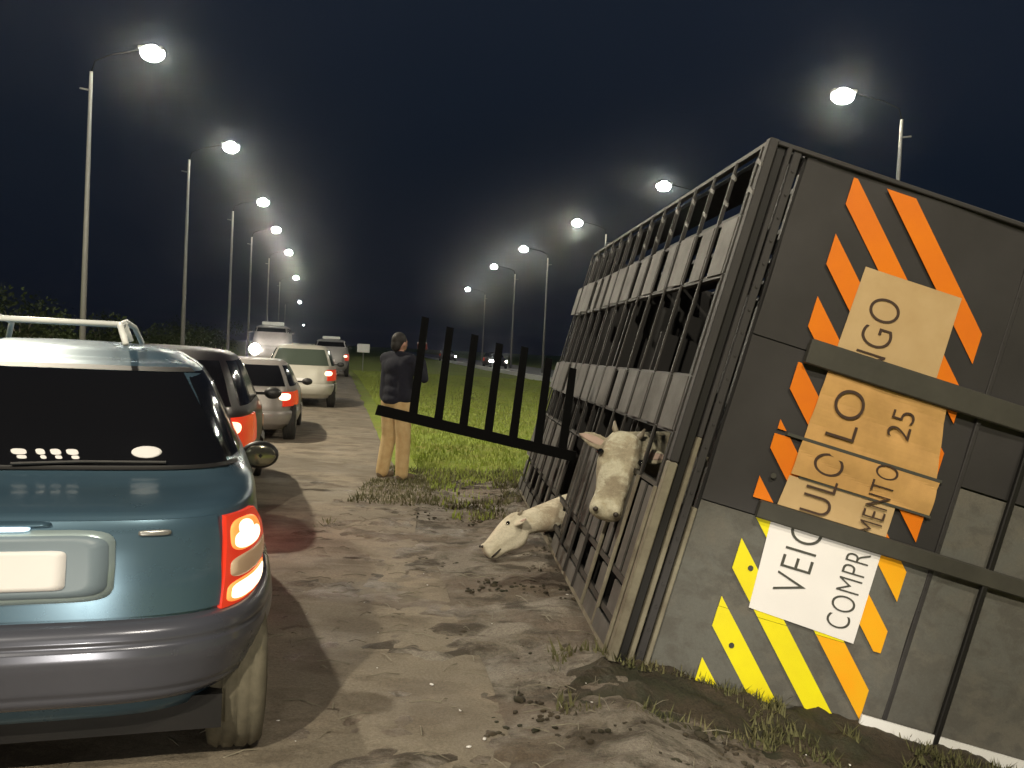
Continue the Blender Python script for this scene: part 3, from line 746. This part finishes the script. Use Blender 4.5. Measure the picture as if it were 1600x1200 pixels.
HATCH = [(.24, .10, 4.00, .74), (.34, .03, 4.04, .79), (.46, .0, 4.06, .81), (.62, .0, 4.04, .815), (.74, .03, 3.98, .815), (.84, .045, 3.80, .81), (.92, .06, 3.30, .80), (.97, .075, 3.02, .785),
         (1.08, .13, 2.80, .74), (1.20, .20, 2.55, .70), (1.34, .31, 2.28, .64), (1.40, .40, 2.14, .605), (1.435, .50, 2.02, .57)]
SUV = [(.30, .10, 4.50, .80), (.45, .03, 4.54, .86), (.70, .0, 4.55, .88), (.95, .02, 4.45, .88), (1.06, .04, 3.5, .87), (1.12, .05, 3.3, .86), (1.40, .13, 3.0, .79), (1.66, .25, 2.65, .70), (1.72, .34, 2.5, .66)]
VAN = [(.30, .06, 4.7, .82), (.45, .02, 4.74, .88), (.80, .0, 4.75, .90), (1.0, .0, 4.60, .90), (1.15, .01, 4.15, .89), (1.75, .03, 3.7, .82), (2.0, .06, 3.5, .76), (2.05, .12, 3.4, .7)]
LOWCAR = [(z * .865, a, b, c) for z, a, b, c in HATCH]
def make_car(name, label, tab, pm, loc, rz, tail=None, head=None, wheels=None, glass=None, wr=.30, blank=None, scale=1.):
    root = empty(name, loc, rz); root.scale = (scale,) * 3
    setp(root, label, 'car')
    S = Shell(tab); zt = tab[-1][0]; k = zt / 1.435
    zs = []
    for a, b in zip(tab, tab[1:]):
        n = max(1, int((b[0]-a[0]) / .05)); zs += [a[0] + (b[0]-a[0])*i/n for i in range(n)]
    zs.append(zt); gl = glass or M['glass']
    S.body(zs).build('body', pm, root, True)
    belt, head_ = next(t[0] for t in tab if t[0] > .96 * k * .99), zt - .05 * k
    belt += .04
    S.patch('rear_window', gl, root, lambda i, z: S.phi_rear(-.84 + 1.68*i), belt, head_, .006)
    S.patch('windshield', gl, root, lambda i, z: S.phi_front(-.9 + 1.8*i), belt, head_, .006)
    for sg in (-1, 1):
        r0, f0, _ = lerp_tab(tab, belt); r1, f1, _ = lerp_tab(tab, head_)
        L = f0 - r0
        for a, b in ((.10, .34), (.36, .64), (.66, .90)):
            S.patch('side_window', gl, root, lambda i, z: S.phi_side((lambda rr: rr[0] + (rr[1]-rr[0]) * (a + (b-a)*i))(lerp_tab(tab, z)), z, sg), belt, head_, .006, 10, 6)
        hw = lerp_tab(tab, belt)[2]
        mr = MB().ell((sg * (hw + .15), lerp_tab(tab, belt)[1] - .18, belt - .01), (.095, .06, .065)).build('mirror', M['trim'], root, True)
        MB().box((sg*(hw - .03), f0 - .21, belt - .03), (sg*(hw + .10), f0 - .16, belt + .0)).build('mirror_arm', M['trim'], mr)
        # lamps
        z0, z1 = .66 * k, .92 * k
        tm = (tail[1] if sg > 0 else tail[0]) if tail else M['red_lens']
        t = S.patch('tail_light', M['red_lens'], root, (lambda i, z: -(lambda: abs(S.phi_rear(.76)) * (1-i) + .12 * i)()) if sg > 0 else (lambda i, z: -(PI - (abs(S.phi_rear(.76)) * (1-i) + .12 * i))), z0, z1, .014, 10, 6)
        if tm is not M['red_lens']:
            S.rear_blob('bulb', tm, t, sg * .80 * lerp_tab(tab, z1)[2], z0 + (z1-z0) * .66, .075, .055, .022, .012, n=2.5)
        hz0, hz1 = .60 * k, .74 * k
        hm = head or M['clear_lens']
        S.patch('headlight', hm, root, (lambda i, z: abs(S.phi_rear(.62)) * (1-i) + .25 * i) if sg > 0 else (lambda i, z: PI - (abs(S.phi_rear(.62)) * (1-i) + .25 * i)), hz0, hz1, .012, 10, 4)
        for yy in (.62 * k ** .5, tab[3][2] - .78):
            arch(root, S, yy, wr, sg); wheel(root, sg * (tab[3][3] + .005), yy, wr, .20, wheels)
    bt = [(0, .0), (.12, .03), (.5, .04), (.9, .03), (1, .008)]
    ofn = lambda j: lerp_tab([(a, b) for a, b in bt], j)[0]
    S.patch('bumper', pm, root, lambda i, z: -(.03 + (PI - .06) * i), .30 * k, .58 * k, .03, 40, 8, ofn)
    S.patch('bumper', pm, root, lambda i, z: (.03 + (PI - .06) * i), .28 * k, .55 * k, .03, 40, 8, ofn)
    S.patch('number_plate', M['plate'], root, lambda i, z: S.phi_rear(-.24 + .48*i), .60 * k if not blank else blank, (.60 * k if not blank else blank) + .11, .012, 8, 2)
    MB().tube([(-.25, 1.5, .3), (.25, 1.5, .3)], .1, 8).build('exhaust_box', M['black'], root)
    return root, S

p_silver = paint('silver_paint', (.42, .40, .37), .35, .35)
p_grey = paint('greybrown_paint', (.30, .275, .26), .4, .3)
p_white = paint('white_car_paint', (.50, .48, .42), .35, .1)
p_dark = paint('dark_red_paint', (.009, .006, .007), .35, .1)
p_pale = paint('pale_paint', (.36, .35, .35), .35, .2)

# --- the near wagon
p_blue = paint('silver_blue_paint', (.10, .165, .215), .26, .5, (.075, .14, .20))
p_bump = paint('bumper_paint', (.12, .125, .155), .24, .45)
WAG = [(.30, .06, 4.10, .77), (.40, .03, 4.14, .82), (.50, .02, 4.15, .845), (.62, .02, 4.13, .855), (.74, .03, 4.08, .855), (.86, .045, 3.90, .845), (.945, .06, 3.30, .83), (.975, .085, 3.20, .825), (.99, .13, 3.14, .82), (1.01, .22, 3.08, .81),
       (1.03, .33, 3.02, .80), (1.06, .42, 2.98, .785), (1.08, .45, 2.93, .77), (1.20, .52, 2.70, .715), (1.34, .63, 2.40, .65), (1.42, .72, 2.25, .605), (1.455, .82, 2.10, .565), (1.475, .92, 2.0, .53)]
WAG_RZ = R(18.5)
WAG_LOC = Vector((-1.585, 2.873, 0))
w = empty('parked_car', WAG_LOC, WAG_RZ); setp(w, 'silver-blue older saloon with a lit tail lamp stopped in front at left', 'car', 'cars queuing in the lane')
S = Shell(WAG, 5.5)
zs = []
for a, b in zip(WAG, WAG[1:]):
    n = max(3, int((b[0]-a[0]) / .025)); zs += [a[0] + (b[0]-a[0])*i/n for i in range(n)]
zs.append(1.475)
S.body(zs, 120).build('body', p_blue, w, True)
S.patch('tailgate', p_blue, w, lambda i, z: S.phi_rear((-.79 + 1.58*i) ), .645, .955, .010, 30, 14)
rw = S.patch('rear_window', M['glass'], w, lambda i, z: S.phi_rear((-.90 + 1.80*i) * (1 - .05 * sstep(1.1, 1.42, z))), 1.085, 1.425, .012, 30, 12)
S.patch('window_trim', M['trim'], w, lambda i, z: S.phi_rear(-.95 + 1.90*i), 1.074, 1.087, .014, 30, 2)
S.patch('roof_trim', M['trim'], w, lambda i, z: S.phi_rear(-.93 + 1.86*i), 1.428, 1.445, .012, 30, 2)
S.rear_blob('sticker', M['plate'], rw, .405, 1.135, .052, .021, .016, n=2.)
for cx, wd in ((-.02, .05), (.05, .03), (.10, .035), (.155, .04)):
    S.rear_blob('sticker', M['plate'], rw, cx, 1.133, wd * .5, .010, .016, n=3., skew=-.5)
    S.rear_blob('sticker', M['plate'], rw, cx + .012, 1.115, wd * .32, .006, .016, n=3., skew=-.5)
# plate recess with a pale lit frame
fr = S.rear_blob('plate_frame', paint('plate_frame_paint', (.40, .50, .52), .2, .4), w, 0, .815, .345, .115, .018, .0, n=7.)
S.rear_blob('plate_recess', mat('plate_recess', (.17, .22, .26), .4), fr, 0, .815, .325, .098, .021, .0, n=7.)
S.rear_blob('number_plate', M['plate'], w, 0, .805, .200, .062, .027, .0, n=12.)
S.rear_blob('plate_light', mat('plate_light', (.8, .9, 1.), .3, emit=(.6, .85, 1), estr=.9), fr, 0, .935, .09, .007, .028, n=4.)
S.rear_blob('tailgate_handle', p_blue, w, 0, .948, .15, .008, .018, .006, n=4.)
MB().tube([S.at(S.phi_rear(-.05), 1.094, .03), S.at(S.phi_rear(.25), 1.102, .025), S.at(S.phi_rear(.62), 1.10, .024)], .006, 6).build('wiper', M['trim'], w)
S.rear_blob('badge', M['rim'], w, .46, .915, .050, .009, .018, .003, n=4.)
# tail lamps: housing following the corner, three modules
for sg in (-1, 1):
    c = .90 if sg > 0 else -.90
    def pf(i, z, sg=sg):
        t = (z - .635) / .31
        inner = abs(S.phi_rear(.785 + .03 * t)); outer = .24 + .34 * max(0, t) ** 2.
        ph = inner * (1-i) + outer * i
        return -ph if sg > 0 else -(PI - ph)
    hs = S.patch('tail_light', M['red_lens'], w, pf, .632, .950, .020, 18, 14)
    def mod(name, m, i0, i1, z0, z1, off, rnd_n=3.2, par=hs, dome=.006):
        b = MB(); vs = [S.at(pf((i0+i1)/2, (z0+z1)/2), (z0+z1)/2, off + dome)]; k = 32; nr = 5; fs = []
        for j in range(1, nr + 2):
            q = min(1, j/nr); o = off + dome*(1-q*q) if j <= nr else .0
            for i in range(k):
                t = 2*PI*i/k; cx, sx = math.cos(t), math.sin(t)
                a = (i0+i1)/2 + math.copysign(abs(cx) ** (2/rnd_n), cx) * (i1-i0)/2 * q; z = (z0+z1)/2 + math.copysign(abs(sx) ** (2/rnd_n), sx) * (z1-z0)/2 * q
                vs.append(S.at(pf(a, z), z, o))
        for i in range(k): fs.append((0, 1+i, 1+(i+1) % k))
        for j in range(nr):
            for i in range(k): a = 1+j*k; fs.append((a+i, a+k+i, a+k+(i+1) % k, a+(i+1) % k))
        return b.add(vs, fs).build(name, m, par, True)
    mod('lamp_rim', M['lit_rim'], .06, .84, .812, .932, .022); mod('bulb_lens', M['lit_warm'], .12, .76, .818, .888, .026, 2.6); mod('bulb_lens', M['lit_warm'], .22, .62, .856, .922, .026, 2.2)
    mod('reverse_lens', M['clear_lens'], .06, .95, .724, .798, .024, 4.)
    mod('lamp_rim', M['lit_rim'], .04, .80, .640, .716, .022, 4.); mod('bulb_lens', M['lit_warm'], .09, .75, .648, .707, .026, 4.)
# bumper: ledge, face and lip
prof = [(0, .0), (.06, .045), (.14, .058), (.20, .052), (.24, .062), (.62, .072), (.74, .066), (.77, .052), (.79, .062), (.90, .054), (.98, .03), (1, .0)]
S.patch('bumper', p_bump, w, lambda i, z: -(.05 + (PI - .10) * i), .345, .635, .06, 60, 34, lambda j: lerp_tab(prof, j)[0])
S.rear_blob('reflector', M['red_lens'], w, -.62, .46, .06, .018, .075, n=4.)
for sg in (-1, 1):
    for a, b in ((.06, .28), (.30, .62), (.64, .92)):
        S.patch('side_window', M['glass'], w, lambda i, z: S.phi_side((lambda rr: rr[0] + (rr[1]-rr[0]) * (a + (b-a)*i))(lerp_tab(WAG, z)), z, sg), 1.10, 1.43, .006, 10, 8)
    mr = MB().ell((sg * .905, 1.95, .955), (.10, .055, .075)).build('mirror', M['trim'], w, True)
    MB().ell((sg * .905, 1.908, .955), (.082, .012, .058)).build('mirror_glass', mat('mirror_glass', (.35, .33, .25), .15, .8), mr, True)
    MB().box((sg*.79, 1.93, .915), (sg*.87, 1.99, .945)).build('mirror_arm', M['trim'], mr)
    for yy in (.50, 3.30):
        arch(w, S, yy, .30, sg); wheel(w, sg * (.865 if yy < 1 else .82), yy, .30, .22, M['tyre_dusty'] if yy < 1 else M['rubber'])
S.patch('windshield', M['glass'], w, lambda i, z: S.phi_front(-.9 + 1.8*i), 1.10, 1.43, .006)
MB().box((-.70, .15, .20), (.70, 3.9, .32)).build('underbody', M['black'], w)
MB().tube([(-.42, .02, .27), (-.42, .5, .27)], .03, 10).build('exhaust_pipe', M['rim'], w)
# tubular roof rack
rk = MB()
for sg in (-1, 1):
    rk.tube([(sg*.30, .78, 1.53), (sg*.27, .86, 1.605), (sg*.26, 1.3, 1.625), (sg*.27, 1.7, 1.605), (sg*.30, 1.80, 1.53)], .013, 8)
    rk.tube([(sg*.30, 1.05, 1.54), (sg*.27, 1.06, 1.615)], .012, 8)
rk.tube([(-.27, .95, 1.61), (.27, .95, 1.61)], .012, 8); rk.tube([(-.27, 1.6, 1.612), (.27, 1.6, 1.612)], .012, 8)
rk.build('roof_rack', M['sign'], w, True)

G = 'cars queuing in the lane'
# --- dark car ahead of it, mostly hidden
c2, _ = make_car('parked_car', 'near-black hatchback with one glowing brake light just ahead of the saloon', HATCH, p_dark, (-2.91, 7.35, 0), R(13), tail=(M['lit_red'], M['lit_red']))
c2['group'] = G
lb = bpy.data.lights.new('brake_glow', 'POINT'); lb.energy = 9; lb.color = (1, .05, .06); lb.shadow_soft_size = .05
lo = bpy.data.objects.new('brake_glow', lb); col.objects.link(lo); lo.parent = c2; lo.location = (.70, -.38, .80)
c3, _ = make_car('parked_car', 'silver-grey low hatchback with dark rear window, third in the queue', LOWCAR, p_grey, (-4.12, 14.1, 0), R(11), tail=(M['lit_red'], M['lit_warm']))
c3['group'] = G
c4, _ = make_car('parked_car', 'pale cream hatchback with greenish rear window, fourth in the queue', HATCH, p_white, (-5.08, 22.2, 0), R(10.5), tail=(M['lit_red'], M['lit_warm']), glass=M['glass_green'], scale=1.03)
c4['group'] = G
c5, S5 = make_car('parked_car', 'white van with a bar on its roof farthest along the lane', SUV, p_pale, (-8.85, 45., 0), R(11), tail=(M['red_lens'], M['lit_warm']), wr=.36, scale=1.02)
c5['group'] = G
MB().box((-.42, .9, 1.79), (.42, 1.15, 1.93)).build('roof_bar', M['sign'], c5, bevel=.02)
# oncoming vehicle
GO = 'oncoming vehicles with headlights on'
c6, _ = make_car('oncoming_car', 'oncoming van with two glaring headlights and a pale roof bar', VAN, p_grey, (-13.85, 54, 0), R(191), head=M['headlamp'], wr=.36, scale=1.16)
c6['group'] = GO
MB().box((-.5, 2.4, 2.12), (.5, 2.65, 2.28)).build('roof_bar', M['sign'], c6, bevel=.02)
c7, _ = make_car('oncoming_car', 'oncoming car far down the road with bright headlights', HATCH, p_dark, (-29.5, 130, 0), R(191), head=M['headlamp']); c7['group'] = GO
c8, _ = make_car('oncoming_car', 'distant car with lit headlights seen beyond the gate bars at right', HATCH, p_dark, (-2.2, 88, .1), R(195), head=M['headlamp']); c8['group'] = GO
c9, _ = make_car('oncoming_car', 'distant car with lit headlights seen between the man and the first gate bar', HATCH, p_dark, (-9.2, 124, .1), R(197), head=M['headlamp']); c9['group'] = GO
for dx in (-.62, .62): MB().ell((dx, 4.72, .98), (.25, .08, .25)).build('headlight', M['headlamp'], c6, True)  # oversized glowing discs added to imitate the glare of the van's headlights
# headlight beam of the oncoming van
for dx in (-.6, .6):
    p = c6.matrix_basis @ Vector((dx, 4.75, .80))
    hl = headlight('oncoming_beam', p, (p.x + 6, 5, .2), 60, 60, .8, (1, .95, .85))

# ---------------------------------------------------------------- street lamps
def street_lamp(x, y, arm, z0=0.):
    """x, y of the lantern; the pole stands arm metres to one side"""
    root = empty('street_lamp', (x + arm, y, z0)); s = -1 if arm > 0 else 1; A = abs(arm)
    MB().tube([(0, 0, 0), (0, 0, 4.5), (0, 0, 9.3)], [.10, .075, .05], 10).build('pole', M['pole'], root, True)
    MB().tube([(0, 0, 9.25), (s*.10, 0, 9.62), (s*A*.3, 0, 9.82), (s*(A - .32), 0, 10.02)], [.026, .018, .015, .015], 8).build('arm', M['armblack'], root, True)
    MB().tube([(0, 0, 8.75), (-s*.32, 0, 8.80)], .03, 6).build('bracket', M['pole'], root)
    hd = MB().box((s*(A-.40), -.16, 10.0), (s*(A+.34), .16, 10.11)).build('lamp_head', M['pole'], root, bevel=.03)
    MB().ell((s*A, 0, 9.92), (.35, .28, .24)).build('lamp_lens', M['lamp_lens'], hd, True)  # lens far larger than a real one, its size standing for bloom
    return root
def lamp_or_fill_light(x, y, z=9.8, w=LAMP_W, c=(1, .90, .70)):
    l = bpy.data.lights.new('lamp_or_fill_light', 'POINT'); l.energy = w; l.shadow_soft_size = .16; l.color = c
    o = bpy.data.objects.new('lamp_or_fill_light', l); col.objects.link(o); o.location = (x, y, z)
left = [(-5.7, 1.5), (-8.7, 14.5), (-11.12, 27.8), (-12.72, 40.7), (-15.53, 56.3), (-18.2, 69.8), (-21.35, 86.7), (-28.5, 120), (-44.4, 191), (-99, 436)]
right = [(13.0, 14.), (9.68, 28.7), (6.8, 44.8), (3.59, 58.5), (.41, 74.5), (-2.32, 91), (-6.6, 126)]
where_l = ['', 'left roadside lamp just outside the picture', 'nearest lit street lamp on the left side of the road', 'second lit street lamp from the left edge', 'third lamp of the left row', 'fourth lamp of the left row', 'fifth lamp of the left row', 'sixth lamp of the left row, small and low', 'seventh lamp of the left row, near the horizon', 'farthest lamp of the left row, just above the traffic']
where_r = ['', 'nearest lit street lamp above the overturned truck at right', 'second lamp of the right row beside the truck roof', 'third lamp of the right row, left of the truck', 'fourth lamp of the right row, left of the truck', 'fifth lamp of the right row, small', 'farthest tiny lamp of the right row']
for i, (x, y) in enumerate(left):
    arm = -(1.8 + (0 if y < 100 else (y - 100) * .012))
    if i >= 2: o = street_lamp(x, y, arm); setp(o, where_l[i] + (' with a white pole' if i < 7 else ''), 'street lamp', 'street lamps along the left side')
    if 0 < i and y < 130: lamp_or_fill_light(x, y)
for i, (x, y) in enumerate(right):
    o = None
    if i >= 1: o = street_lamp(x, y, 1.85 + (0 if y < 60 else (y - 60) * .008)); setp(o, where_r[i] + (' with a white pole' if i < 3 else ''), 'street lamp', 'street lamps along the right side')
    lamp_or_fill_light(x, y, w=LAMP_W * (1.15 if i else .5))
lamp_or_fill_light(-4.0, -10, w=LAMP_W * 1.3)
lamp_or_fill_light(3.5, -4.5, w=LAMP_W * .42)  # added fill with no street lamp here, lightens the shadows

# ---------------------------------------------------------------- small white road sign
sg = empty('road_sign', (-9.7, 60, 0), R(8)); setp(sg, 'small white rectangular sign on a post above the verge', 'sign')
MB().box((-.40, -.02, 1.15), (.40, .02, 1.70)).build('sign_board', M['sign'], sg, bevel=.01)
MB().tube([(0, .04, 0), (0, .04, 1.65)], .03, 8).build('post', M['pole'], sg)

# ---------------------------------------------------------------- bushes and trees on the dark left verge
def bush(x, y, h, wdt, label, seed, trunk=True, cat='bush', name='bush'):
    rnd = random.Random(seed); root = empty(name, (x, y, terrain(x, y) - .1)); setp(root, label, cat, 'bushes on the dark left verge')
    b = MB(); cl_ = [(Vector((rnd.gauss(0, wdt*.33), rnd.gauss(0, wdt*.33), h * rnd.uniform(.25, .85))), rnd.uniform(.25, .45) * h) for _ in range(9)]
    for _ in range(1100):
        c, r = rnd.choice(cl_); d = Vector((rnd.gauss(0, 1), rnd.gauss(0, 1), rnd.gauss(0, .8))).normalized() * r * rnd.uniform(.5, 1.05); p = c + d
        if p.z < .05: p.z = rnd.uniform(.05, .5)
        s = rnd.uniform(.06, .14) * (h / 2.2) ** .5; a = Vector((rnd.gauss(0, 1), rnd.gauss(0, 1), rnd.gauss(0, 1))).normalized(); t = a.cross(Vector((.3, .5, .8))).normalized()
        b.add([p - a*s, p + t*s*.6, p + a*s, p - t*s*.6], [(0, 1, 2, 3)])
    b.build('crown', M['leaf'], root, fixn=False)
    t = MB()
    for k in range(4):
        a = rnd.uniform(0, 6.28); t.tube([(0, 0, 0), (math.cos(a)*.2*h*.5, math.sin(a)*.2*h*.5, h*.35), (math.cos(a)*.45*h*.6, math.sin(a)*.45*h*.6, h*.7)], [.05*h/2, .03*h/2, .01], 6)
    t.build('trunk', M['horn'], root)
    return root
specs = [(-30, 44, 3.6, 4, 'tall'), (-25, 47, 2.9, 3.5, 'rounded'), (-23.5, 53, 2.6, 3, 'low'), (-21.5, 60, 2.4, 3, 'low'), (-36, 52, 4.5, 5, 'tall'), (-25, 70, 2.6, 4, 'low'), (-29, 85, 2.8, 5, 'wide'), (-19.5, 38, 2.1, 2.6, 'low'), (-42, 46, 4.2, 5, 'tall'), (-18.2, 30, 1.5, 1.8, 'small'), (-36, 105, 3.2, 7, 'wide')]
words = ['behind the saloon roof near the left', 'behind the roof rack of the saloon', 'left of the second lamp pole', 'below the second lamp pole', 'farther back at the far left', 'below the third lamp pole', 'near the oncoming van', 'nearest the road at left', 'at the left edge of the picture', 'close to the road verge beyond the saloon', 'farthest away behind the oncoming van']
for i, (x, y, h, wd, kd) in enumerate(specs): bush(x, y, h, wd, f'{kd} dark bush {words[i]}', 50 + i)

# ---------------------------------------------------------------- lamp halos: added volume of mist
hz = MB().box((-180, -30, -4), (120, 620, 11.5)).build('halo_haze', M['leaf'])
hm = bpy.data.materials.new('halo_mist'); hm.use_nodes = True; hm.node_tree.nodes.clear()
vo = hm.node_tree.nodes.new('ShaderNodeOutputMaterial'); vp = hm.node_tree.nodes.new('ShaderNodeVolumePrincipled')
vp.inputs['Color'].default_value = (.85, .9, 1, 1); vp.inputs['Density'].default_value = .00062; vp.inputs['Anisotropy'].default_value = .97
hm.node_tree.links.new(vp.outputs[0], vo.inputs['Volume'])
hz.data.materials.clear(); hz.data.materials.append(hm); setp(hz, kind='stuff')
